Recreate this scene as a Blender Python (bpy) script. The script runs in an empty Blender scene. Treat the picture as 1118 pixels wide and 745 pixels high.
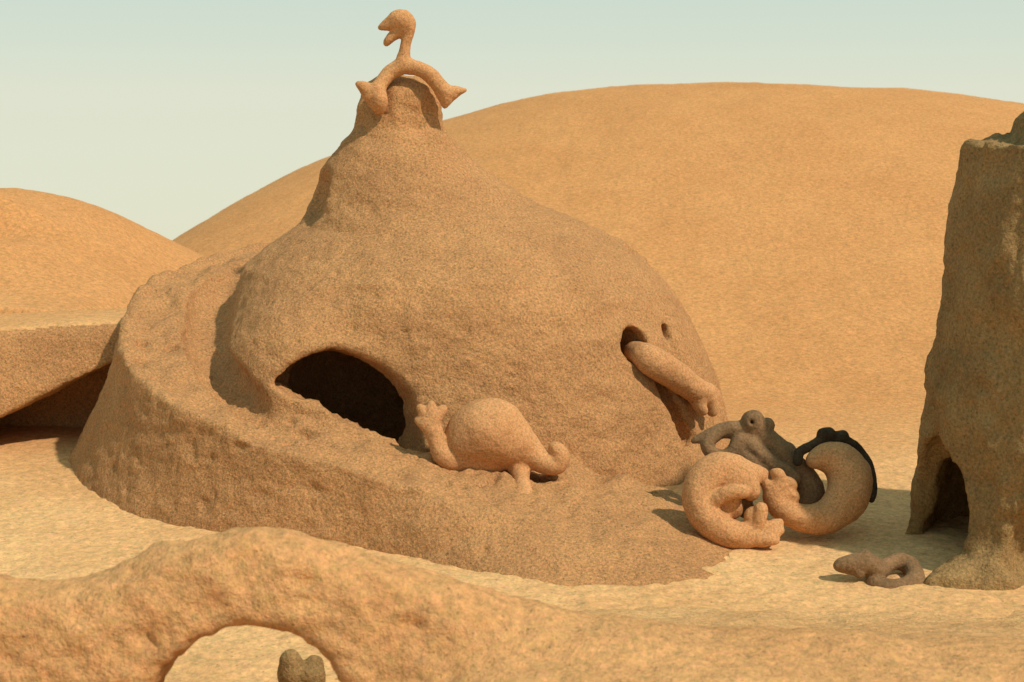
import bpy, math, random
import numpy as np
from mathutils import Vector

random.seed(7)
R = math.radians
scene = bpy.context.scene

# ------------------------------------------------------------------ camera
CAM = (0.0, -15.4, 3.55)
PITCH = 9.0
FPX = 1536.0
cam_d = bpy.data.cameras.new('camera')
cam_d.sensor_width = 36.0
cam_d.lens = FPX / 1118.0 * 36.0
cam_d.clip_start = 0.1
cam_d.clip_end = 2000.0
cam_d.dof.use_dof = True
cam_d.dof.focus_distance = 13.4
cam_d.dof.aperture_fstop = 2.4
cam = bpy.data.objects.new('camera', cam_d)
cam.location = CAM
cam.rotation_euler = (R(90 - PITCH), 0, 0)
scene.collection.objects.link(cam)
scene.camera = cam

# ------------------------------------------------------------------ light
SUN_AZ = 36.0      # degrees towards the viewer from due right
SUN_EL = 50.0
sx = math.cos(R(SUN_EL)) * math.cos(R(SUN_AZ))
sy = -math.cos(R(SUN_EL)) * math.sin(R(SUN_AZ))
sz = math.sin(R(SUN_EL))
sun_d = bpy.data.lights.new('sun', 'SUN')
sun_d.energy = 3.6
sun_d.angle = R(1.6)
sun_d.color = (1.0, 0.89, 0.74)
sun = bpy.data.objects.new('sun', sun_d)
sun.rotation_euler = Vector((sx, sy, sz)).to_track_quat('Z', 'Y').to_euler()
sun.location = (8, -6, 12)
scene.collection.objects.link(sun)

world = bpy.data.worlds.new('World')
scene.world = world
world.use_nodes = True
wn = world.node_tree.nodes
wl = world.node_tree.links
for n in list(wn):
    wn.remove(n)
w_out = wn.new('ShaderNodeOutputWorld')
w_bg = wn.new('ShaderNodeBackground')
w_sky = wn.new('ShaderNodeTexSky')
w_sky.sky_type = 'NISHITA'
w_sky.sun_disc = False
w_sky.sun_elevation = R(SUN_EL)
w_sky.sun_rotation = math.atan2(sx, sy)
w_sky.dust_density = 3.0
w_sky.ozone_density = 1.0
w_co = wn.new('ShaderNodeTexCoord')
w_sep = wn.new('ShaderNodeSeparateXYZ')
w_mr = wn.new('ShaderNodeMapRange')       # the sky goes on a little below eye level
w_mr.inputs['From Min'].default_value = -0.12
w_mr.inputs['From Max'].default_value = 1.0
w_mr.inputs['To Min'].default_value = 0.02
w_mr.inputs['To Max'].default_value = 1.0
w_cmb = wn.new('ShaderNodeCombineXYZ')
w_mix = wn.new('ShaderNodeMix'); w_mix.data_type = 'RGBA'
w_ramp = wn.new('ShaderNodeValToRGB')
wl.new(w_co.outputs['Generated'], w_sep.inputs[0])
wl.new(w_sep.outputs['Z'], w_mr.inputs['Value'])
wl.new(w_sep.outputs['X'], w_cmb.inputs['X'])
wl.new(w_sep.outputs['Y'], w_cmb.inputs['Y'])
wl.new(w_mr.outputs['Result'], w_cmb.inputs['Z'])
wl.new(w_cmb.outputs[0], w_sky.inputs['Vector'])
w_mr2 = wn.new('ShaderNodeMapRange')
w_mr2.inputs['From Min'].default_value = -0.10
w_mr2.inputs['From Max'].default_value = 0.30
wl.new(w_sep.outputs['Z'], w_mr2.inputs['Value'])
wl.new(w_mr2.outputs['Result'], w_ramp.inputs['Fac'])
cr = w_ramp.color_ramp
cr.elements[0].position = 0.0; cr.elements[0].color = (8.5, 8.4, 6.3, 1)
cr.elements[1].position = 1.0; cr.elements[1].color = (4.0, 5.7, 5.2, 1)
e = cr.elements.new(0.30); e.color = (8.1, 8.3, 6.5, 1)
e = cr.elements.new(0.50); e.color = (6.4, 7.7, 6.6, 1)
w_mix.inputs[0].default_value = 0.85
wl.new(w_sky.outputs[0], w_mix.inputs[6])
wl.new(w_ramp.outputs[0], w_mix.inputs[7])
wl.new(w_mix.outputs[2], w_bg.inputs['Color'])
w_bg.inputs['Strength'].default_value = 0.10
wl.new(w_bg.outputs[0], w_out.inputs['Surface'])

scene.view_settings.view_transform = 'Standard'
scene.view_settings.look = 'None'
scene.view_settings.exposure = 0.0
scene.view_settings.gamma = 1.0
scene.render.engine = 'CYCLES'

# ------------------------------------------------------------------ maths
cP, sP = math.cos(R(PITCH)), math.sin(R(PITCH))

def P(px, py, Y):
    """photo position at a given distance plane -> world point"""
    a = (px - 559.0) / FPX
    b = (372.5 - py) / FPX
    d = (a, cP + b * sP, -sP + b * cP)
    t = (Y - CAM[1]) / d[1]
    return (CAM[0] + d[0] * t, Y, CAM[2] + d[2] * t)

def sstep(a, b, x):
    t = np.clip((x - a) / (b - a), 0, 1)
    return t * t * (3 - 2 * t)

def smin(a, b, k):
    h = np.clip(0.5 + 0.5 * (b - a) / k, 0, 1)
    return b * (1 - h) + a * h - k * h * (1 - h)

def smax(a, b, k):
    return -smin(-a, -b, k)

_rng = np.random.RandomState(11)
_LAT = _rng.rand(64, 64, 64).astype(np.float32) * 2 - 1

def vnoise(x, y, z):
    xi = np.floor(x).astype(np.int64); yi = np.floor(y).astype(np.int64); zi = np.floor(z).astype(np.int64)
    fx = x - xi; fy = y - yi; fz = z - zi
    fx = fx * fx * (3 - 2 * fx); fy = fy * fy * (3 - 2 * fy); fz = fz * fz * (3 - 2 * fz)
    def L(a, b, c):
        return _LAT[(xi + a) & 63, (yi + b) & 63, (zi + c) & 63]
    x00 = L(0, 0, 0) * (1 - fx) + L(1, 0, 0) * fx
    x10 = L(0, 1, 0) * (1 - fx) + L(1, 1, 0) * fx
    x01 = L(0, 0, 1) * (1 - fx) + L(1, 0, 1) * fx
    x11 = L(0, 1, 1) * (1 - fx) + L(1, 1, 1) * fx
    return (x00 * (1 - fy) + x10 * fy) * (1 - fz) + (x01 * (1 - fy) + x11 * fy) * fz

def fbm(x, y, z, s, octv=4, gain=0.5):
    r = 0; a = 1.0; tot = 0
    for i in range(octv):
        r = r + a * vnoise(x * s + 17.3 * i, y * s + 5.1 * i, z * s + 9.7 * i)
        tot += a; a *= gain; s *= 2.03
    return r / tot

def ell(X, Y, Z, c, r):
    q = np.sqrt(((X - c[0]) / r[0]) ** 2 + ((Y - c[1]) / r[1]) ** 2 + ((Z - c[2]) / r[2]) ** 2)
    q2 = np.sqrt(((X - c[0]) / r[0] ** 2) ** 2 + ((Y - c[1]) / r[1] ** 2) ** 2 + ((Z - c[2]) / r[2] ** 2) ** 2) + 1e-6
    return q * (q - 1) / q2

def seg(X, Y, Z, a, b, ra, rb):
    d = [b[i] - a[i] for i in range(3)]
    L2 = sum(v * v for v in d) + 1e-9
    t = np.clip(((X - a[0]) * d[0] + (Y - a[1]) * d[1] + (Z - a[2]) * d[2]) / L2, 0, 1)
    t2 = t
    return np.sqrt((X - a[0] - t * d[0]) ** 2 + (Y - a[1] - t * d[1]) ** 2 + (Z - a[2] - t * d[2]) ** 2) - (ra + (rb - ra) * t2)

def surface_nets(F, org, h):
    nx, ny, nz = F.shape
    S = F < 0
    c = [(i, j, k) for i in (0, 1) for j in (0, 1) for k in (0, 1)]
    cnt = np.zeros((nx - 1, ny - 1, nz - 1), np.uint8)
    for i, j, k in c:
        cnt += S[i:nx - 1 + i, j:ny - 1 + j, k:nz - 1 + k]
    act = (cnt > 0) & (cnt < 8)
    I, J, K = np.nonzero(act)
    n = len(I)
    idx = -np.ones(act.shape, np.int64)
    idx[I, J, K] = np.arange(n)
    pos = np.zeros((n, 3)); w = np.zeros(n)
    edges = []
    for a in c:
        for ax in range(3):
            if a[ax] == 0:
                b = list(a); b[ax] = 1; edges.append((a, tuple(b)))
    for a, b in edges:
        fa = F[I + a[0], J + a[1], K + a[2]]; fb = F[I + b[0], J + b[1], K + b[2]]
        m = (fa < 0) != (fb < 0)
        t = np.where(m, fa / np.where(m, fa - fb, 1), 0)
        for q in range(3):
            pos[:, q] += np.where(m, a[q] + t * (b[q] - a[q]), 0)
        w += m
    pos /= w[:, None]
    V = (np.stack([I, J, K], 1) + pos) * h + np.array(org)
    quads = []
    for ax in range(3):
        A = S; sl1 = [slice(1, -1)] * 3; sl2 = [slice(1, -1)] * 3
        sl1[ax] = slice(0, -1); sl2[ax] = slice(1, None)
        s1 = A[tuple(sl1)]; s2 = A[tuple(sl2)]
        for flip in (0, 1):
            m = (s1 & ~s2) if flip == 0 else (~s1 & s2)
            q = np.array(np.nonzero(m))
            if q.size == 0: continue
            off = np.ones(3, int); off[ax] = 0
            q = q + off[:, None]
            u, v = (ax + 1) % 3, (ax + 2) % 3
            def cell(du, dv):
                p = q.copy(); p[u] -= du; p[v] -= dv
                return idx[p[0], p[1], p[2]]
            a0, a1, a2, a3 = cell(1, 1), cell(0, 1), cell(0, 0), cell(1, 0)
            f = np.stack([a0, a1, a2, a3], 1) if flip == 0 else np.stack([a3, a2, a1, a0], 1)
            quads.append(f)
    Q = np.concatenate(quads)
    Q = Q[(Q >= 0).all(1)]
    return V, Q

def grad_normals(fn, V, e=0.01):
    x, y, z = V[:, 0], V[:, 1], V[:, 2]
    g = np.stack([fn(x + e, y, z) - fn(x - e, y, z), fn(x, y + e, z) - fn(x, y - e, z), fn(x, y, z + e) - fn(x, y, z - e)], 1)
    return g / (np.linalg.norm(g, axis=1)[:, None] + 1e-9)

def face_normals_to_vert(V, Q):
    n = np.cross(V[Q[:, 2]] - V[Q[:, 0]], V[Q[:, 3]] - V[Q[:, 1]])
    vn = np.zeros_like(V)
    for k in range(4):
        np.add.at(vn, Q[:, k], n)
    return vn / (np.linalg.norm(vn, axis=1)[:, None] + 1e-12)

def sdf_mesh(fn, lo, hi, h, disp=None, offset=0.0):
    xs = np.arange(lo[0], hi[0], h); ys = np.arange(lo[1], hi[1], h); zs = np.arange(lo[2], hi[2], h)
    F = np.empty((len(xs), len(ys), len(zs)), np.float32)
    B = 24
    for i in range(0, len(xs), B):
        X, Y, Z = np.meshgrid(xs[i:i + B], ys, zs, indexing='ij')
        F[i:i + B] = fn(X, Y, Z)
    # close the box sides so that meshes stay solid
    F[0] = np.maximum(F[0], .01); F[-1] = np.maximum(F[-1], .01)
    F[:, 0] = np.maximum(F[:, 0], .01); F[:, -1] = np.maximum(F[:, -1], .01)
    F[:, :, 0] = np.maximum(F[:, :, 0], .01); F[:, :, -1] = np.maximum(F[:, :, -1], .01)
    V, Q = surface_nets(F, lo, h)
    if disp is not None:
        N = face_normals_to_vert(V, Q)
        V = V + N * disp(V, N)[:, None]
    return V, Q

def link_mesh(name, V, Q, mat, parent=None, normals=None):
    me = bpy.data.meshes.new(name)
    me.vertices.add(len(V)); me.vertices.foreach_set('co', np.asarray(V, np.float32).ravel())
    k = Q.shape[1]
    me.loops.add(len(Q) * k); me.loops.foreach_set('vertex_index', Q.astype(np.int32).ravel())
    me.polygons.add(len(Q))
    me.polygons.foreach_set('loop_start', np.arange(0, len(Q) * k, k, dtype=np.int32))
    me.polygons.foreach_set('loop_total', np.full(len(Q), k, np.int32))
    me.polygons.foreach_set('use_smooth', np.ones(len(Q), bool))
    me.update(calc_edges=True); me.validate()
    me.materials.append(mat)
    if normals is not None:
        me.normals_split_custom_set_from_vertices([tuple(n) for n in normals])
    o = bpy.data.objects.new(name, me)
    scene.collection.objects.link(o)
    if parent: 
        o.parent = parent
        o.location = -Vector(parent.location)
    return o

def split_link(parts, V, Q, label_of_face, mat, parent, N):
    """one continuous surface linked as several parts: [(name, id)]"""
    out = {}
    for name, i in parts:
        q = Q[label_of_face == i]
        if len(q) == 0: continue
        u, inv = np.unique(q.ravel(), return_inverse=True)
        out[name] = link_mesh(name, V[u], inv.reshape(q.shape), mat[i] if isinstance(mat, dict) else mat, parent, N[u])
    return out

def empty(name, loc):
    o = bpy.data.objects.new(name, None); o.location = loc
    o.empty_display_size = 0.3
    scene.collection.objects.link(o); return o

def tag(o, label=None, cat=None, group=None, kind=None):
    if label: o['label'] = label
    if cat: o['category'] = cat
    if group: o['group'] = group
    if kind: o['kind'] = kind
    return o

# ------------------------------------------------------------------ materials
def sand_mat(name, dark, light, grain=70.0, bump=0.5, mottle=1.3, speck=0.35, rough=0.95, bumpd=0.02, lump=9.0, far=None):
    m = bpy.data.materials.new(name); m.use_nodes = True
    nt = m.node_tree; N = nt.nodes; Lk = nt.links
    bs = N['Principled BSDF']
    bs.inputs['Roughness'].default_value = rough
    bs.inputs['Specular IOR Level'].default_value = 0.12
    co = N.new('ShaderNodeTexCoord')
    geo = N.new('ShaderNodeNewGeometry')
    src = geo.outputs['Position']
    n1 = N.new('ShaderNodeTexNoise'); n1.inputs['Scale'].default_value = mottle; n1.inputs['Detail'].default_value = 6; n1.inputs['Roughness'].default_value = 0.6
    n2 = N.new('ShaderNodeTexNoise'); n2.inputs['Scale'].default_value = grain; n2.inputs['Detail'].default_value = 3; n2.inputs['Roughness'].default_value = 0.75
    n3 = N.new('ShaderNodeTexNoise'); n3.inputs['Scale'].default_value = lump; n3.inputs['Detail'].default_value = 5; n3.inputs['Roughness'].default_value = 0.65
    vo = N.new('ShaderNodeTexVoronoi'); vo.inputs['Scale'].default_value = grain * 0.55
    for n in (n1, n2, n3, vo): Lk.new(src, n.inputs['Vector'])
    mr = N.new('ShaderNodeMapRange'); mr.inputs['From Min'].default_value = 0.3; mr.inputs['From Max'].default_value = 0.7
    Lk.new(n1.outputs['Fac'], mr.inputs['Value'])
    mx = N.new('ShaderNodeMix'); mx.data_type = 'RGBA'
    mx.inputs[6].default_value = (*dark, 1); mx.inputs[7].default_value = (*light, 1)
    Lk.new(mr.outputs['Result'], mx.inputs[0])
    if far:
        # the dunes behind are of a redder sand than the floor round the castle
        mf = N.new('ShaderNodeMix'); mf.data_type = 'RGBA'
        mf.inputs[6].default_value = (*far[0], 1); mf.inputs[7].default_value = (*far[1], 1)
        Lk.new(mr.outputs['Result'], mf.inputs[0])
        sp = N.new('ShaderNodeSeparateXYZ'); Lk.new(src, sp.inputs[0])
        fm = N.new('ShaderNodeMapRange'); fm.inputs['From Min'].default_value = -3.0; fm.inputs['From Max'].default_value = 2.0
        Lk.new(sp.outputs['Y'], fm.inputs['Value'])
        def rng(sock, lo, hi):
            q = N.new('ShaderNodeMapRange'); q.inputs['From Min'].default_value = lo; q.inputs['From Max'].default_value = hi
            Lk.new(sp.outputs[sock], q.inputs['Value']); return q.outputs[0]
        def op(kind, p, q):
            o = N.new('ShaderNodeMath'); o.operation = kind
            Lk.new(p, o.inputs[0]); Lk.new(q, o.inputs[1]); return o.outputs[0]
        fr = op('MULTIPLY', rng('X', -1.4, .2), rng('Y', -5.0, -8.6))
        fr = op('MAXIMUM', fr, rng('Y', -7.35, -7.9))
        fa = N.new('ShaderNodeMath'); fa.operation = 'ADD'; fa.use_clamp = True
        Lk.new(fr, fa.inputs[0]); Lk.new(fm.outputs[0], fa.inputs[1])
        fm = fa
        m3 = N.new('ShaderNodeMix'); m3.data_type = 'RGBA'
        Lk.new(fm.outputs[0], m3.inputs[0]); Lk.new(mx.outputs[2], m3.inputs[6]); Lk.new(mf.outputs[2], m3.inputs[7])
        mx = m3
    # grains: darker and paler specks
    hm = N.new('ShaderNodeMix'); hm.data_type = 'RGBA'; hm.inputs[0].default_value = 0.22
    nf = n2
    if far:
        nb = N.new('ShaderNodeTexNoise'); nb.inputs['Scale'].default_value = grain * 0.4; nb.inputs['Detail'].default_value = 2; nb.inputs['Roughness'].default_value = 0.7
        Lk.new(src, nb.inputs['Vector'])
        mn = N.new('ShaderNodeMix'); mn.data_type = 'RGBA'; mn.inputs[0].default_value = 0.5
        Lk.new(n2.outputs['Color'], mn.inputs[6]); Lk.new(nb.outputs['Color'], mn.inputs[7])
        mnf = N.new('ShaderNodeMix'); mnf.inputs[0].default_value = 0.5
        Lk.new(n2.outputs['Fac'], mnf.inputs[2]); Lk.new(nb.outputs['Fac'], mnf.inputs[3])
        Lk.new(mnf.outputs[0], hm.inputs[6]); Lk.new(mn.outputs[2], hm.inputs[7])
    else:
        Lk.new(n2.outputs['Fac'], hm.inputs[6]); Lk.new(n2.outputs['Color'], hm.inputs[7])
    ma = N.new('ShaderNodeVectorMath'); ma.operation = 'MULTIPLY_ADD'
    k = speck * 4.0
    ma.inputs[1].default_value = (k, k, k); ma.inputs[2].default_value = (1 - k / 2,) * 3
    Lk.new(hm.outputs[2], ma.inputs[0])
    cmb = N.new('ShaderNodeVectorMath'); cmb.operation = 'MULTIPLY'
    Lk.new(mx.outputs[2], cmb.inputs[0]); Lk.new(ma.outputs[0], cmb.inputs[1])
    # sparse dark grains
    vg = N.new('ShaderNodeTexVoronoi'); vg.inputs['Scale'].default_value = grain * 0.32
    Lk.new(src, vg.inputs['Vector'])
    lt = N.new('ShaderNodeMapRange'); lt.inputs['From Min'].default_value = 0.06; lt.inputs['From Max'].default_value = 0.16
    lt.inputs['To Min'].default_value = 0.62; lt.inputs['To Max'].default_value = 1.0
    Lk.new(vg.outputs['Distance'], lt.inputs['Value'])
    cm2 = N.new('ShaderNodeVectorMath'); cm2.operation = 'SCALE'
    Lk.new(cmb.outputs[0], cm2.inputs[0]); Lk.new(lt.outputs['Result'], cm2.inputs['Scale'])
    Lk.new(cm2.outputs[0], bs.inputs['Base Color'])
    b1 = N.new('ShaderNodeBump'); b1.inputs['Strength'].default_value = bump; b1.inputs['Distance'].default_value = bumpd
    b2 = N.new('ShaderNodeBump'); b2.inputs['Strength'].default_value = bump * 0.9; b2.inputs['Distance'].default_value = bumpd * 3
    Lk.new(n2.outputs['Fac'], b1.inputs['Height']); Lk.new(n3.outputs['Fac'], b2.inputs['Height'])
    Lk.new(b2.outputs[0], b1.inputs['Normal']); Lk.new(b1.outputs[0], bs.inputs['Normal'])
    return m

M_DRY = sand_mat('dry_sand', (0.59, 0.335, 0.145), (0.69, 0.43, 0.20), grain=36, bump=0.35, mottle=0.6, speck=0.55, lump=5,
                 far=((0.505, 0.240, 0.088), (0.565, 0.280, 0.106)))
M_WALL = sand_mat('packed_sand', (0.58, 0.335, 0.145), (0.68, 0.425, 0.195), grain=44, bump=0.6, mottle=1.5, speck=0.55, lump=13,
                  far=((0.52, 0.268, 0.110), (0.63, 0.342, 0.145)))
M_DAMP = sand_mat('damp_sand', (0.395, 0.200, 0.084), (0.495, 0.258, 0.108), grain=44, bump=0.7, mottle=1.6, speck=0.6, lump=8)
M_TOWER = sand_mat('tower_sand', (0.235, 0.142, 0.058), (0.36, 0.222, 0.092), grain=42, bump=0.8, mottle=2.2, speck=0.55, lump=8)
M_CLAY = sand_mat('orange_sand', (0.48, 0.235, 0.100), (0.57, 0.298, 0.132), grain=52, bump=0.4, mottle=3.0, speck=0.5, lump=12, bumpd=0.014)
M_GREY = sand_mat('grey_sand', (0.17, 0.100, 0.050), (0.28, 0.165, 0.082), grain=52, bump=0.5, mottle=5.0, speck=0.5, lump=12, bumpd=0.012)
M_DARK = sand_mat('dark_sand', (0.030, 0.021, 0.013), (0.085, 0.058, 0.035), grain=52, bump=0.5, mottle=5.0, speck=0.5, lump=12, bumpd=0.012)

# ------------------------------------------------------------------ terrain
def terrain_h(x, y):
    h = np.zeros_like(x)
    # far dune
    Yc = 22.0; D = Yc - CAM[1]
    pxs = np.array([-900, -300, 0, 100, 185, 260, 340, 420, 490, 570, 650, 740, 820, 910, 1000, 1105, 1250, 1500, 2200])
    pys = np.array([600, 490, 398, 345, 284, 226, 177, 150, 129, 108, 95, 90.5, 89.5, 92, 98, 114, 150, 210, 330])
    cx = (pxs - 559) / FPX * D / cP * 0.995
    cz = np.array([P(a, b, Yc)[2] for a, b in zip(pxs, pys)])
    # scale x with the width of the view so crest stays put, smooth interpolation
    zc = np.interp(x, cx, cz)
    for k in (0.5, 1.0):
        zc = 0.5 * zc + 0.25 * (np.interp(x - k, cx, cz) + np.interp(x + k, cx, cz))
    t = np.clip((y - 1.5) / (Yc - 1.5), 0, 1)
    prof = t ** 1.35 * (1 - 0.12 * t * (1 - t))
    prof = sstep(0, 1, t) * 0.35 + 0.65 * np.sin(t * math.pi / 2) ** 1.6
    h = h + zc * prof
    # left dune
    Yl = 6.6; D2 = Yl - CAM[1]
    p2 = np.array([-700, -300, -100, 0, 40, 80, 120, 165, 205, 260, 330, 420, 520])
    q2 = np.array([330, 240, 212, 205, 208, 220, 240, 267, 291, 326, 372, 405, 425])
    cx2 = (p2 - 559) / FPX * D2 / cP * 0.997
    cz2 = np.array([P(a, b, Yl)[2] for a, b in zip(p2, q2)])
    z2 = np.interp(x, cx2, cz2)
    z2 = 0.5 * z2 + 0.25 * (np.interp(x - .3, cx2, cz2) + np.interp(x + .3, cx2, cz2))
    t2 = np.clip((y + 0.3) / (Yl + 0.3), 0, 1)
    pr = np.sin(t2 * math.pi / 2) ** 1.25
    back = np.where(y > Yl, 1 - sstep(Yl, Yl + 9, y) * 1.0, 1.0)
    h2 = np.maximum(z2, 0) * pr * back
    edge = sstep(.62, .92, y)
    zw = 1.35 + .045 * np.clip(x + 4.2, -6, 0)
    h3 = np.where(z2 > zw, zw * edge + (z2 - zw) * pr, z2 * edge) * back
    h2 = h2 + (h3 - h2) * sstep(-2.9, -3.3, x)
    h = np.where(y < Yl + 9, smax(h, h2 * 1.0, 0.25) - 0.0625 * np.exp(-((h - h2) / .2) ** 2), h)
    # everything behind the far crest falls away
    h = h - np.maximum(y - Yc - 1.0, 0) * 0.30 - 0.02 * np.clip(y - Yc, 0, 1)
    # the sand in front of the left side of the castle is scooped a little
    # the little ridge the figures lie against
    h = h - .34 * np.exp(-((x + 7.7) / .9) ** 2 - ((y - 3.9 - .25 * (x + 7.7)) / .45) ** 2) + .16 * np.exp(-((x + 7.5) / .8) ** 2 - ((y - 4.9) / .5) ** 2)
    amp = 0.03 + 0.02 * sstep(-4, -9, y)
    h = h + amp * fbm(x, y, 0 * x, 0.9, 3) + 0.022 * fbm(x, y, 0 * x + 3, 3.2, 3) + 0.12 * sstep(4, 12, y) * fbm(x, y, 0 * x + 8, 0.22, 3)
    nearm = 1 - sstep(-3, 2, y)
    h = h + nearm * 0.012 * fbm(x, y, 0 * x + 5, 11.0, 2)
    return h

def build_terrain():
    def axis(lo_pts):
        out = []
        for a, b, n in lo_pts:
            out.append(np.linspace(a, b, n, endpoint=False))
        return np.concatenate(out + [np.array([lo_pts[-1][1]])])
    xs = axis([(-260, -30, 60), (-30, -9, 90), (-9, 8, 520), (8, 30, 90), (30, 260, 60)])
    ys = axis([(-40, -16, 20), (-16, -9, 60), (-9, 1, 420), (1, 24, 260), (24, 60, 50), (60, 420, 40)])
    X, Y = np.meshgrid(xs, ys, indexing='ij')
    Z = terrain_h(X, Y)
    V = np.stack([X.ravel(), Y.ravel(), Z.ravel()], 1)
    nx, ny = X.shape
    ii = np.arange(nx * ny).reshape(nx, ny)
    Q = np.stack([ii[:-1, :-1].ravel(), ii[1:, :-1].ravel(), ii[1:, 1:].ravel(), ii[:-1, 1:].ravel()], 1)
    o = link_mesh('ground', V, Q, M_DRY)
    tag(o, kind='structure')
    return o
build_terrain()

# ------------------------------------------------------------------ castle
PZ = np.array([-0.6, 0.0, .72, 1.34, 1.75, 1.98, 2.2, 2.42, 2.63, 3.0, 3.30, 3.45, 3.56, 3.9, 4.1])
PL = np.array([-3.2, -3.12, -3.08, -3.03, -2.98, -2.90, -2.64, -2.28, -2.20, -2.08, -1.86, -1.73, -1.68, -1.57, -1.47])
PRt = np.array([2.60, 2.46, 2.27, 1.98, 1.70, 1.46, 1.17, .76, .24, -.29, -.59, -.73, -.74, -.77, -.83])
PC = (PL + PRt) / 2
PR = (PRt - PL) / 2

RAMP = [  # x, y, ztop, halfwidth  (centre line)
    (-1.2, 2.9, 2.05, .50), (-2.4, 2.35, 1.98, .52), (-3.15, 1.35, 1.88, .50), (-3.52, .35, 1.76, .48), (-3.62, -.55, 1.58, .46),
    (-3.45, -1.50, 1.27, .45), (-2.95, -2.40, 1.0, .43), (-2.12, -3.08, .76, .42), (-1.15, -3.52, .56, .40),
    (-.1, -3.9, .36, .38), (.85, -4.25, .18, .36), (1.7, -4.55, 0.03, .32), (2.3, -4.8, -.14, .26)]
def _dense(pts, n=12):
    p = np.array(pts); out = []
    for i in range(len(p) - 1):
        a = p[max(i - 1, 0)]; b = p[i]; c = p[i + 1]; d = p[min(i + 2, len(p) - 1)]
        for t in np.linspace(0, 1, n, endpoint=False):
            out.append(0.5 * ((2 * b) + (-a + c) * t + (2 * a - 5 * b + 4 * c - d) * t * t + (-a + 3 * b - 3 * c + d) * t ** 3))
    out.append(p[-1]); return np.array(out)
RD = _dense(RAMP, 6)
# lookup of the ramp in plan: signed lateral offset, height, halfwidth
GX = np.arange(-6.2, 4.2, 0.05); GY = np.arange(-6.2, 4.5, 0.05)
def _plan():
    X, Y = np.meshgrid(GX, GY, indexing='ij')
    best = np.full(X.shape, 1e9); T = np.zeros_like(X); ZT = np.zeros_like(X); W = np.zeros_like(X)
    for i in range(len(RD) - 1):
        a, b = RD[i], RD[i + 1]
        d = b[:2] - a[:2]; L2 = (d ** 2).sum()
        t = np.clip(((X - a[0]) * d[0] + (Y - a[1]) * d[1]) / L2, 0, 1)
        qx = a[0] + t * d[0]; qy = a[1] + t * d[1]
        dist = np.hypot(X - qx, Y - qy)
        side = (X - qx) * d[1] - (Y - qy) * d[0]
        m = dist < best
        best = np.where(m, dist, best)
        T = np.where(m, np.where(side > 0, dist, -dist), T)
        ZT = np.where(m, a[2] + (b[2] - a[2]) * t, ZT); W = np.where(m, a[3] + (b[3] - a[3]) * t, W)
    return T, ZT, W
GT, GZT, GW = _plan()
def plan_lookup(X, Y):
    fx = np.clip((X - GX[0]) / 0.05, 0, len(GX) - 1.001); fy = np.clip((Y - GY[0]) / 0.05, 0, len(GY) - 1.001)
    i = fx.astype(int); j = fy.astype(int); u = fx - i; v = fy - j
    def bl(G):
        return (G[i, j] * (1 - u) + G[i + 1, j] * u) * (1 - v) + (G[i, j + 1] * (1 - u) + G[i + 1, j + 1] * u) * v
    return bl(GT), bl(GZT), bl(GW)

def d_dome(X, Y, Z):
    c = np.interp(Z, PZ, PC); r = np.interp(Z, PZ, PR)
    d = (np.hypot(X - c, Y) - r)
    sl = np.interp(Z, [-.6, 1.3, 1.8, 2.2, 2.6, 3.0, 4.1], [.98, .94, .8, .62, .6, .75, .9])
    d = d * sl
    d = smax(d, Z - 3.98, 0.22)
    porch = ell(X, Y, Z, (-1.90, -1.18, .55), (1.22, 1.52, 1.52))
    return smin(d, porch, 0.24)
def d_ramp(X, Y, Z):
    T, ZT, W = plan_lookup(X, Y)
    ztop = ZT + 0.05 * np.clip(-T, -.4, .6) + 0.075 * sstep(W - .24, W - .04, T) - .12 * sstep(1.2, 2.4, X)
    drop = np.maximum(ztop - Z, 0)
    g = sstep(-1.4, 1.2, X)
    outer = (T - W * (1 - .35 * g) - (0.18 + 2.6 * g) * drop - 0.14 * drop ** 2) * (0.93 - .55 * g)
    kk = 0.06 + .12 * g
    return smax(smax(outer, Z - ztop, kk), -T - 1.5, .05)
def chain_d(X, Y, Z, pts):
    d = None
    for a, b in zip(pts[:-1], pts[1:]):
        q = seg(X, Y, Z, a[:3], b[:3], a[3], b[3]); d = q if d is None else np.minimum(d, q)
    return d
GROOVE = [(-3.12, 1.0, 2.0, .16), (-3.22, .3, 1.84, .24), (-3.24, -.4, 1.64, .25), (-3.14, -1.15, 1.40, .24), (-2.86, -1.95, 1.13, .21), (-2.38, -2.68, .90, .16), (-1.65, -3.18, .70, .07)]
LIP = [(-2.75, -1.35, 1.2, .14), (-2.45, -1.95, .99, .14), (-1.75, -2.55, .73, .12), (-1.0, -2.92, .50, .12), (-.2, -3.3, .32, .12), (.5, -3.6, .18, .10)]
def d_door(X, Y, Z):
    ca, sa = math.cos(R(-38)), math.sin(R(-38))
    x = X + 1.71; y = Y + 2.33
    u = x * ca - y * sa; v = x * sa + y * ca
    door = ell(u, v, Z, (0, 0, .68), (.63, 1.3, .73))
    room = ell(X, Y, Z, (-1.2, -1.1, .8), (1.1, 1.1, .8))
    d = np.minimum(door, room)
    ax, ay, bx, by = -2.42, -1.84, -.95, -2.82           # the pit starts behind the lip
    L = math.hypot(bx - ax, by - ay)
    n = ((X - ax) * (by - ay) - (Y - ay) * (bx - ax)) / L
    s_ = ((X - ax) * (bx - ax) + (Y - ay) * (by - ay)) / L / L
    zl = 1.03 + np.clip(s_, -.2, 1.2) * (.56 - 1.03)
    n = n - 2.5 * np.maximum(Z - zl, 0) + .02
    return smax(d, n * .5, .06)
def d_other(X, Y, Z):
    niche = ell(X, Y, Z, (-2.16, -.50, 2.80), (.24, .42, .38))
    return niche
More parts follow.
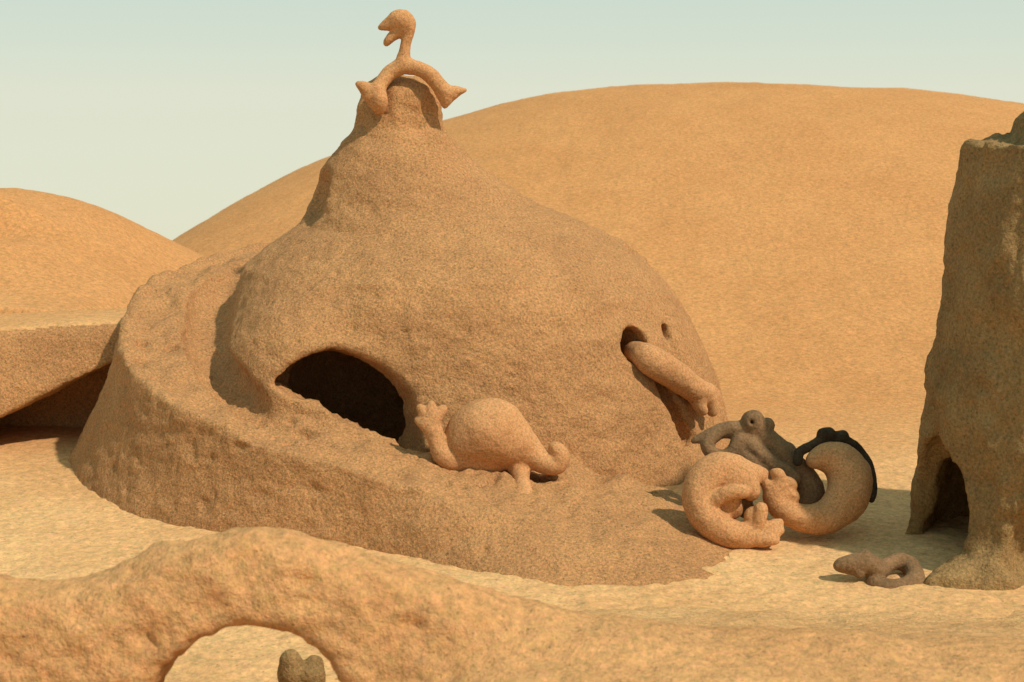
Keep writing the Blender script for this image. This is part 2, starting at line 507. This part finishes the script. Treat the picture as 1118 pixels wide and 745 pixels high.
def d_window(X, Y, Z):
    d = seg(X, Y, Z, WIN[0], WIN[1], .185, .16)
    d = np.minimum(d, seg(X, Y, Z, CRACK[0], CRACK[1], .08, .13))
    d = np.minimum(d, seg(X, Y, Z, (1.64, -1.32, 1.40), (1.25, -.9, 1.34), .085, .08))
    d = np.minimum(d, seg(X, Y, Z, (1.36, -1.66, 1.0), (1.66, -1.58, .40), .09, .11))
    return np.minimum(d, seg(X, Y, Z, CRACK[2], CRACK[3], .085, .05))
WIN = [(1.30, -1.90, 1.36), (.75, -1.0, 1.25)]
CRACK = [(1.50, -1.76, 1.02), (1.80, -1.68, .38), (1.63, -1.27, 1.42), (1.70, -1.36, 1.12)]
CREASE = [(-1.20, -2.32, 2.05, .03), (-1.12, -2.44, 1.72, .09), (-1.0, -2.58, 1.4, .08), (-.88, -2.68, 1.1, .03)]
PIT = [(-1.0, -2.72, .44, .13), (-.4, -3.0, .34, .18), (.15, -3.15, .26, .16), (.5, -3.2, .2, .06)]
def castle_f(X, Y, Z):
    dd = d_dome(X, Y, Z); dr = d_ramp(X, Y, Z)
    dr = smin(dr, chain_d(X, Y, Z, LIP), .10)
    d = smin(dd, dr, 0.08)
    d = smax(d, -chain_d(X, Y, Z, GROOVE), 0.08)
    d = smax(d, -d_door(X, Y, Z), 0.06)
    d = smax(d, -chain_d(X, Y, Z, PIT), 0.08)
    d = smax(d, -d_other(X, Y, Z), 0.05)
    d = smax(d, -chain_d(X, Y, Z, CREASE), 0.12)
    return smax(d, -d_window(X, Y, Z), 0.04)
def castle_disp(V, N):
    x, y, z = V[:, 0], V[:, 1], V[:, 2]
    T, ZT, W = plan_lookup(x, y)
    onramp = sstep(.1, -.1, T - W) * sstep(.25, .1, np.abs(z - ZT)) * sstep(.5, .8, N[:, 2])
    d = 0.035 * fbm(x, y, z, 1.3, 3) + 0.030 * fbm(x, y, z * 1.8, 5.0, 4, .6)
    d = d + onramp * (0.085 * fbm(x + 3, y, z, 4.5, 4, .6))
    d = d + sstep(3.1, 3.4, z) * 0.05 * fbm(x, y, z, 5, 3)
    pits = fbm(x + 9, y, z, 7, 2)
    d = d - 0.04 * sstep(.42, .7, pits) * (0.5 + onramp)
    return d * (1 - .8 * sstep(.4, 1.6, x) * sstep(.3, .05, z))

def build_castle():
    h = 0.034
    V, Q = sdf_mesh(castle_f, (-5.6, -6.0, -.5), (3.2, 3.4, 4.25), h, castle_disp)
    N = face_normals_to_vert(V, Q)
    C = V[Q].mean(1)
    dd = d_dome(C[:, 0], C[:, 1], C[:, 2]); dr = np.minimum(d_ramp(C[:, 0], C[:, 1], C[:, 2]), chain_d(C[:, 0], C[:, 1], C[:, 2], LIP))
    door = d_door(C[:, 0], C[:, 1], C[:, 2])
    lab = np.where(dr < dd, 1, 0)
    lab = np.where((C[:, 2] > 3.33), 2, lab)
    lab = np.where((door < 0.05) & (dd < -0.03), 3, lab)
    keep = C[:, 2] > -.45
    Q = Q[keep]; lab = lab[keep]
    e = empty('sand_castle', (-.5, -.6, 0))
    tag(e, 'big domed sand castle with spire, dark arched doorway and ramp curling round it', 'sand castle')
    split_link([('dome', 0), ('ramp', 1), ('spire', 2), ('doorway', 3)], V, Q, lab, M_DAMP, e, N)
build_castle()

# ------------------------------------------------------------------ left wall
def leftwall_f(X, Y, Z):
    yf = -0.75 + 0.10 * (X + 5) + .12 * np.sin(X * 1.1)
    zt = 1.375 + .045 * np.clip(X + 4.2, -6, 0)
    drop = np.clip(zt - Z, -1, 2)
    f = (yf + .35 * (1 - drop) - Y) * .9
    d = smax(smax(f, Z - zt, 0.16), Y - 1.0, 0.1)
    line = .25 + (X + 5.75) * .48                      # recess added to hold a wedge of shade below a rising edge
    shade_rec = smax(np.maximum(Z - line, X + 3.9), Y - .6, .03)
    d = smax(d, -shade_rec, .05)
    return smax(d, X + 3.2, .1)
def build_leftwall():
    V, Q = sdf_mesh(leftwall_f, (-10.5, -1.8, -.3), (-2.9, 1.9, 1.8), 0.045,
                    lambda V, N: (0.05 * fbm(V[:, 0], V[:, 1], V[:, 2], 1.5, 4) + .02 * fbm(V[:, 0], V[:, 1], V[:, 2], 7, 3)) * (1 - np.clip(N[:, 2], 0, 1)))
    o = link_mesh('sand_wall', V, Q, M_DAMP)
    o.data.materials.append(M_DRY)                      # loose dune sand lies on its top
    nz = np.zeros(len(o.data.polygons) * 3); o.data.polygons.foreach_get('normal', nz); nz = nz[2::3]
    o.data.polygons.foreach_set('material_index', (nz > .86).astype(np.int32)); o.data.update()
    tag(o, 'low sloping sand wall at the left behind the castle ramp, with an added recess below that makes a dark wedge of shade', 'wall')
build_leftwall()

# ------------------------------------------------------------------ tower
TC = (4.5, -4.1)
def tower_holes(X, Y, Z):
    o1 = smin(ell(X, Y, Z, (3.44, -4.24, .04), (.62, .54, .94)), ell(X, Y, Z, (4.54, -3.94, .05), (1.0, .90, 1.35)), .06)
    return o1, ell(X, Y, Z, (4.20, -5.20, .06), (.55, .40, .78))
def tower_f(X, Y, Z):
    zz = np.array([-.3, 0, .25, .6, 1.3, 2.5, 3.4, 4.2])
    r = np.interp(Z, zz, [1.36, 1.22, 1.15, 1.13, 1.09, 1.00, .92, .8])
    cx = TC[0] + 0.02 * Z
    d = (np.hypot(X - cx, Y - TC[1]) - r) * .96
    d = smax(d, Z - 3.36 - .04 * fbm(X, Y, Z, 3, 2), 0.06)
    # smaller turret on top
    r2 = np.interp(Z, [3.2, 3.5, 3.68, 3.95, 4.3], [.66, .60, .48, .34, .2])
    t2 = smax((np.hypot(X - 4.68, Y - TC[1] - .1) - r2) * .85, Z - 4.15, .1)
    d = smin(d, t2, .08)
    # legs: openings at left and right, hollow inside
    o1, o2 = tower_holes(X, Y, Z)
    d = smax(d, -o1, .05); d = smax(d, -o2, .05)
    # flared foot
    foot = ell(X, Y, Z, (3.58, -4.92, -.03), (.42, .26, .20))
    return smin(d, foot, .2)
def tower_disp(V, N):
    x, y, z = V.T
    side = 1 - np.abs(N[:, 2])
    d = 0.05 * fbm(x, y, z, 1.6, 3) + 0.075 * fbm(x, y, z * .45, 6, 4, .6)
    d = d - .02 * sstep(.4, .7, fbm(x + 3, y, z * .8, 5, 2))
    return d
def build_tower():
    V, Q = sdf_mesh(tower_f, (2.7, -5.6, -.25), (6.4, -2.0, 4.6), 0.032, tower_disp)
    N = face_normals_to_vert(V, Q)
    C = V[Q].mean(1)
    lab = np.where(C[:, 2] > 3.44, 1, 0)
    o1, o2 = tower_holes(C[:, 0], C[:, 1], C[:, 2])
    lab = np.where(o1 < .07, 2, lab); lab = np.where(o2 < .07, 3, lab)
    e = empty('sand_tower', (TC[0], TC[1], 0))
    tag(e, 'tall rough sand tower at the right edge with dark arched openings at its foot', 'tower')
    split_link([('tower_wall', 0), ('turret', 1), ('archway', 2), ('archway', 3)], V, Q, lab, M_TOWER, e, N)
build_tower()

# ------------------------------------------------------------------ foreground arch wall
def arch_f(X, Y, Z):
    zt = np.interp(X, [-6.5, -4.5, -3.4, -2.9, -2.5, -2.15, -1.8, -1.45, -1.1, -.8, -.3, .4, 1.2, 2.2],
                   [1.50, 1.46, 1.38, 1.27, 1.20, 1.24, 1.37, 1.47, 1.44, 1.35, 1.17, .90, .70, .5])
    yw = -8.4
    w = 0.20 + 0.22 * np.maximum(zt - Z, 0)
    d = (np.abs(Y - yw) - w) * .93
    d = smax(d, Z - zt, .22)
    # the bank running off to the right
    tt = np.clip((-5.1 - Y) / 3.3, 0, 1.0)
    hb = -.10 + .97 * tt ** 1.2 - .25 * sstep(-8.9, -10.5, Y) + .05 * np.sin(X * 1.3 + .6) * tt
    bank = (Z - hb) * .93
    edge = (-.75 + .25 * sstep(-7.8, -6.2, Y)) - X
    bank = smax(bank, edge * .75 + (Z - .2) * .45, .35)
    d = smin(d, bank, .30)
    hole = ell(X, Y, Z, (-1.32, -8.4, .22), (.62, 3.0, .81))
    d = smax(d, -hole, .12)
    return d
def build_arch():
    V, Q = sdf_mesh(arch_f, (-6.4, -10.4, -.25), (6.2, -4.9, 1.75), 0.033,
                    lambda V, N: 0.05 * fbm(V[:, 0], V[:, 1], V[:, 2], 1.8, 3) + 0.03 * fbm(V[:, 0], V[:, 1], V[:, 2] * 1.5, 6, 4, .6) + 0.016 * fbm(V[:, 0], V[:, 1], V[:, 2], 15, 2) * sstep(1.5, -1.0, V[:, 0])
                    - 0.035 * sstep(.4, .7, fbm(V[:, 0] + 4, V[:, 1], V[:, 2] * 1.6, 6, 2)) * sstep(.9, .4, N[:, 2]))
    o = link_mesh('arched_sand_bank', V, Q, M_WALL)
    tag(o, 'humped sand bank across the near foreground, pierced at the left by a small round arch', 'sand bank')
build_arch()

# ------------------------------------------------------------------ figures
def chains_to_f(chains, k):
    def f(X, Y, Z):
        d = None
        for ch in chains:
            kk = k
            for i in range(len(ch) - 1):
                a, b = ch[i], ch[i + 1]
                s = seg(X, Y, Z, a[:3], b[:3], a[3], b[3])
                d = s if d is None else smin(d, s, min(kk, 1.2 * max(a[3], b[3])))
        return d
    return f
def pxchain(pts, Y0, scale):
    """pts: (photo x, photo y, radius in photo px, dy) -> world"""
    out = []
    for p in pts:
        dy = p[3] if len(p) > 3 else 0.0
        w = P(p[0], p[1], Y0 + dy)
        out.append((w[0], w[1], w[2], p[2] / scale))
    return out
def smooth_chain(ch, n=3):
    if len(ch) < 3: return ch
    return [tuple(v) for v in _dense(ch, n)]
def figure(name, chains, mat, label, cat, k=0.03, h=0.014, carve=None, group=None, noise=.016, parent=None):
    allp = np.array([p for c in chains for p in c])
    m = allp[:, 3].max() + .03
    lo = allp[:, :3].min(0) - m; hi = allp[:, :3].max(0) + m
    f0 = chains_to_f(chains, k)
    f = (lambda X, Y, Z: smax(f0(X, Y, Z), -carve(X, Y, Z), .03)) if carve else f0
    V, Q = sdf_mesh(f, lo, hi, h, lambda V, N: noise * fbm(V[:, 0], V[:, 1], V[:, 2], 7, 4))
    base = np.array([allp[:, 0].mean(), allp[:, 1].mean(), (V[:, 2]).min()])
    if parent is None:
        o = link_mesh(name, V - base, Q, mat); o.location = base
        tag(o, label, cat, group)
    else:
        o = link_mesh(name, V, Q, mat, parent)
    return o

FG = 'little sand creatures'
# creature perched on the spire
S = 100.0
sc = lambda pts, Y0, s, n=3: smooth_chain(pxchain(pts, Y0, s), n)
bird = [
    sc([(440, 70, 7.5), (441, 60, 5.6), (443, 48, 5.2), (445, 34, 6), (442, 24, 10), (433, 22, 10)], -.42, S),
    sc([(438, 23, 9), (428, 25, 7), (420, 28, 4.2), (414.5, 30.5, 1.6)], -.42, S),
    sc([(440, 32, 7.5), (433, 37, 4.5), (426, 42, 3.6), (421.5, 48, 2.2)], -.42, S),
    sc([(440, 72, 7.5, 0), (426, 79, 7, 0), (417, 90, 6.5, -.05), (412, 100, 8, -.1), (414, 110, 9, -.1), (416, 120, 4.5, -.08)], -.42, S),
    sc([(409, 101, 6, -.1), (399, 96, 5, -.12), (391, 92, 2.5, -.14)], -.42, S, 2),
    sc([(441, 71, 7.5, 0), (456, 75, 7.5, 0), (469, 82, 7, 0), (478, 92, 7.2, .02), (486, 101, 8, .04), (497, 100, 5, .05), (508, 98.5, 2, .06)], -.42, S),
    sc([(484, 100, 8, .04), (486, 109, 6, .04), (485.5, 116, 2.5, .04)], -.42, S, 2),
    sc([(499, 100, 4, .05), (490, 108, 4.5, .05), (487, 112, 3, .04)], -.42, S, 2),
    sc([(396, 95, 4, -.12), (404, 106, 6, -.12), (412, 118, 5, -.10)], -.42, S, 2),
]
figure('beaked_creature', bird, M_CLAY, 'orange long-necked creature with open beak perched astride the castle spire', 'creature', .03, .012, group=FG)

# round creature with tail
S = 122.0
tur = [
    sc([(505, 488, 20, .0), (522, 474, 31, 0), (539, 472, 33, 0), (556, 482, 25, 0), (571, 490, 15, -.02), (584, 500, 10, -.05), (599, 508, 8, -.08), (610, 505, 7, -.08), (612, 496, 6, -.08), (606, 489, 5, -.06)], -3.12, S, 4),
    sc([(500, 492, 17, 0), (515, 498, 20, 0), (540, 502, 16, 0)], -3.12, S, 2),
    # arm and hand
    sc([(500, 503, 11, -.06), (487, 501, 7.5, -.12), (480, 493, 6.5, -.12), (475, 478, 6.5, -.10), (471, 465, 8, -.08)], -3.12, S),
    sc([(470, 465, 6, -.08), (463, 463, 4.2, -.08), (456, 459, 3.8, -.06)], -3.12, S, 2),
    sc([(468, 460, 5, -.08), (463, 451, 4, -.06), (459, 445, 3.9, -.04)], -3.12, S, 2),
    sc([(471, 459, 5, -.08), (471.5, 449, 4, -.06), (471, 441, 3.9, -.04)], -3.12, S, 2),
    sc([(474, 460, 5, -.08), (480, 452, 4, -.06), (484, 446, 3.9, -.04)], -3.12, S, 2),
    # legs
    sc([(562, 500, 11, -.02), (568, 516, 8, -.10), (570, 534, 7.5, -.32), (573, 546, 8.5, -.44)], -3.12, S),
    sc([(573, 545, 7, -.44), (566, 549, 5, -.48)], -3.12, S, 2),
    sc([(535, 506, 10, .1), (545, 522, 7, .1), (552, 536, 7, .1)], -3.12, S),
]
figure('round_creature', tur, M_CLAY, 'plump round orange creature with raised hand and curled tail beside the doorway', 'creature', .06, .014, group=FG)

# worm in the window
S = 108.0
worm = [
    sc([(692, 384, 11, .40), (703, 389, 13, .08), (716, 397, 14.5, .02), (734, 408, 14, .10), (751, 420, 13, .24), (765, 430, 12, .38)], -1.9, S, 4),
    sc([(765, 430, 10, .38), (776, 438, 8, .44), (778, 449, 5.5, .42)], -1.9, S, 2),
    sc([(760, 431, 9, .32), (763, 442, 6, .30), (768, 449, 4.5, .30)], -1.9, S, 2),
    sc([(768, 426, 9, .42), (778, 430, 6.5, .48), (781, 438, 4.5, .48)], -1.9, S, 2),
]
figure('worm_creature', worm, M_CLAY, 'orange worm-like creature reaching out of the round window on the right of the dome', 'creature', .04, .014, group=FG)

# curled creature at left of the heap
S = 130.0
cur = [
    sc([(838, 583, 8, -.05), (818, 586, 12, -.06), (795, 582, 15, -.05), (774, 568, 16, 0), (764, 548, 17, .08), (768, 528, 19, .14), (783, 515, 20, .18), (800, 515, 17, .18), (813, 524, 13, .14), (821, 538, 8, .08)], -3.95, S, 4),
    sc([(800, 522, 15, .14), (812, 517, 13, .2), (830, 520, 10, .26)], -3.95, S, 2),
    sc([(798, 533, 15, .14), (790, 546, 14, .13), (800, 556, 11, .12)], -3.95, S),
    # inner arm and knee
    sc([(772, 552, 9, .04), (786, 543, 7, -.02), (800, 537, 6.5, -.04), (813, 537, 6, -.02)], -3.95, S),
    sc([(800, 552, 9, .08), (790, 556, 8, .08), (800, 543, 8, .06)], -3.95, S),
    # hand
    sc([(826, 580, 8, -.05), (829, 567, 6.5, -.06), (831, 555, 6.5, -.05)], -3.95, S, 2),
    sc([(832, 580, 7, -.05), (843, 575, 5.2, -.05), (851, 571, 4.6, -.02)], -3.95, S, 2),
    sc([(832, 585, 7, -.06), (844, 583, 5, -.08), (852, 580, 4.4, -.06)], -3.95, S, 2),
    sc([(826, 589, 7, -.08), (838, 591, 4.8, -.12), (848, 590, 4.2, -.12)], -3.95, S, 2),
    sc([(822, 575, 7, -.02), (818, 564, 5, -.02), (822, 558, 4, -.02)], -3.95, S, 2),
]
figure('curled_creature', cur, M_CLAY, 'plump orange creature curled up tight with spread fingers, left one of the pair', 'creature', .035, .013, group=FG)

S = 125.0
jay = [
    sc([(850, 530, 9, .0), (846, 543, 11, -.02), (856, 557, 12.5, -.04), (876, 566, 14, -.05), (900, 565, 16.5, -.03), (920, 551, 20, .05), (929, 530, 22, .14), (924, 511, 21, .22), (910, 501, 17, .26), (897, 500, 12, .26), (888, 503, 7, .24)], -3.75, S, 4),
    sc([(846, 535, 8, 0), (839, 531, 5, 0), (835, 526, 4, .02)], -3.75, S, 2),
    sc([(852, 528, 7, 0), (850, 519, 5, 0), (845, 516, 4, .02)], -3.75, S, 2),
    sc([(854, 532, 7, 0), (862, 527, 5, 0), (866, 531, 4, -.02)], -3.75, S, 2),
    sc([(848, 546, 8, -.03), (862, 540, 6, -.03), (868, 544, 4.4, -.05)], -3.75, S, 2),
]
figure('hooked_creature', jay, M_CLAY, 'long orange creature bent like a hook with its tail end raised, nearest the tower', 'creature', .03, .013, group=FG)

rim = [  # dark strip with bumps along the outer curve of the hooked creature
    sc([(871, 505, 4.5, .20), (872, 494, 5, .24), (884, 488, 5, .30), (900, 481, 5.5, .34), (916, 480, 5.5, .36), (932, 487, 5.5, .36), (944, 501, 5.5, .32), (950, 518, 5.5, .25), (953, 534, 4.5, .18), (951, 546, 3, .13)], -3.72, S, 3),
    sc([(899, 475, 7, .34), (906, 474, 7.5, .34)], -3.72, S, 2),
    sc([(914, 477, 7, .36), (920, 476, 7, .36)], -3.72, S, 2),
]
figure('dark_rim', rim, M_DARK, 'thin dark bumpy strip arched over the back of the hook-shaped orange creature', 'creature', .02, .013, group=FG)

gry = [
    sc([(757, 482, 3.5, .1), (775, 474, 6, .1), (797, 469, 9, .1), (820, 474, 12, .1), (843, 487, 13, .08), (860, 503, 13, .06), (876, 520, 14, .05), (884, 540, 15, .02), (880, 556, 12, .0)], -3.42, 124, 3),
    sc([(824, 472, 11, .1), (822, 462, 12, .08), (822, 459, 11, .06)], -3.42, 124, 2),
    sc([(830, 470, 8, .1), (837, 464, 8, .12)], -3.42, 124, 2),
    sc([(784, 472, 7, .08), (773, 483, 7, .05), (776, 494, 6, .03), (790, 498, 5.5, 0), (802, 492, 7, 0), (807, 482, 8, .02)], -3.42, 124, 3),
    sc([(818, 484, 9, .02), (834, 499, 8, -.06), (850, 512, 8, -.1), (866, 522, 8, -.1)], -3.42, 124, 3),
    sc([(812, 496, 8, .0), (826, 508, 8, -.06), (842, 522, 7, -.1), (856, 527, 6, -.1)], -3.42, 124, 3),
    sc([(843, 487, 8, .1), (862, 490, 6, .1), (868, 500, 5, .1)], -3.42, 124, 2),
    sc([(812, 500, 10, .05), (808, 530, 9, .08), (815, 556, 10, .1)], -3.42, 124, 2),
]
eye = lambda X, Y, Z: seg(X, Y, Z, P(821, 461, -3.48)[:3], P(821, 461, -3.4)[:3], .018, .018)
figure('many_limbed_creature', gry, M_GREY, 'grey-brown long creature with looped limb and lumpy head draped behind the curled ones', 'creature', .03, .013, carve=eye, group=FG)

S = 143.0
liz = [
    sc([(914, 618, 3.5), (926, 617, 6.5), (938, 615, 7.5), (950, 617, 7.5), (960, 624, 6.5), (968, 618, 5.5, .10), (982, 613, 6, .18), (995, 620, 6.5, .14), (999, 631, 7, 0), (988, 640, 6.5, -.10), (970, 641, 6, -.12), (955, 637, 6, -.06), (958, 627, 6, 0)], -4.88, 112.0, 4),
    sc([(940, 612, 6, .0), (944, 606, 4.5, .02)], -4.88, 112.0, 2),
    sc([(930, 617, 5, .0), (938, 626, 4, -.05)], -4.88, 112.0, 2),
    sc([(988, 640, 6, -.1), (1003, 640, 4, -.08)], -4.88, 112.0, 2),
]
figure('small_grey_creature', liz, M_GREY, 'small dark grey creature lying flat on the sand by the foot of the tower', 'creature', .03, .011, group=FG)

# stump behind the arch
st = [
    [(*P(322, 775, -7.1), .085), (*P(319, 735, -7.1), .080), (*P(318, 722, -7.1), .070)],
    [(*P(338, 775, -7.1), .085), (*P(341, 740, -7.1), .075), (*P(343, 725, -7.05), .065)],
]
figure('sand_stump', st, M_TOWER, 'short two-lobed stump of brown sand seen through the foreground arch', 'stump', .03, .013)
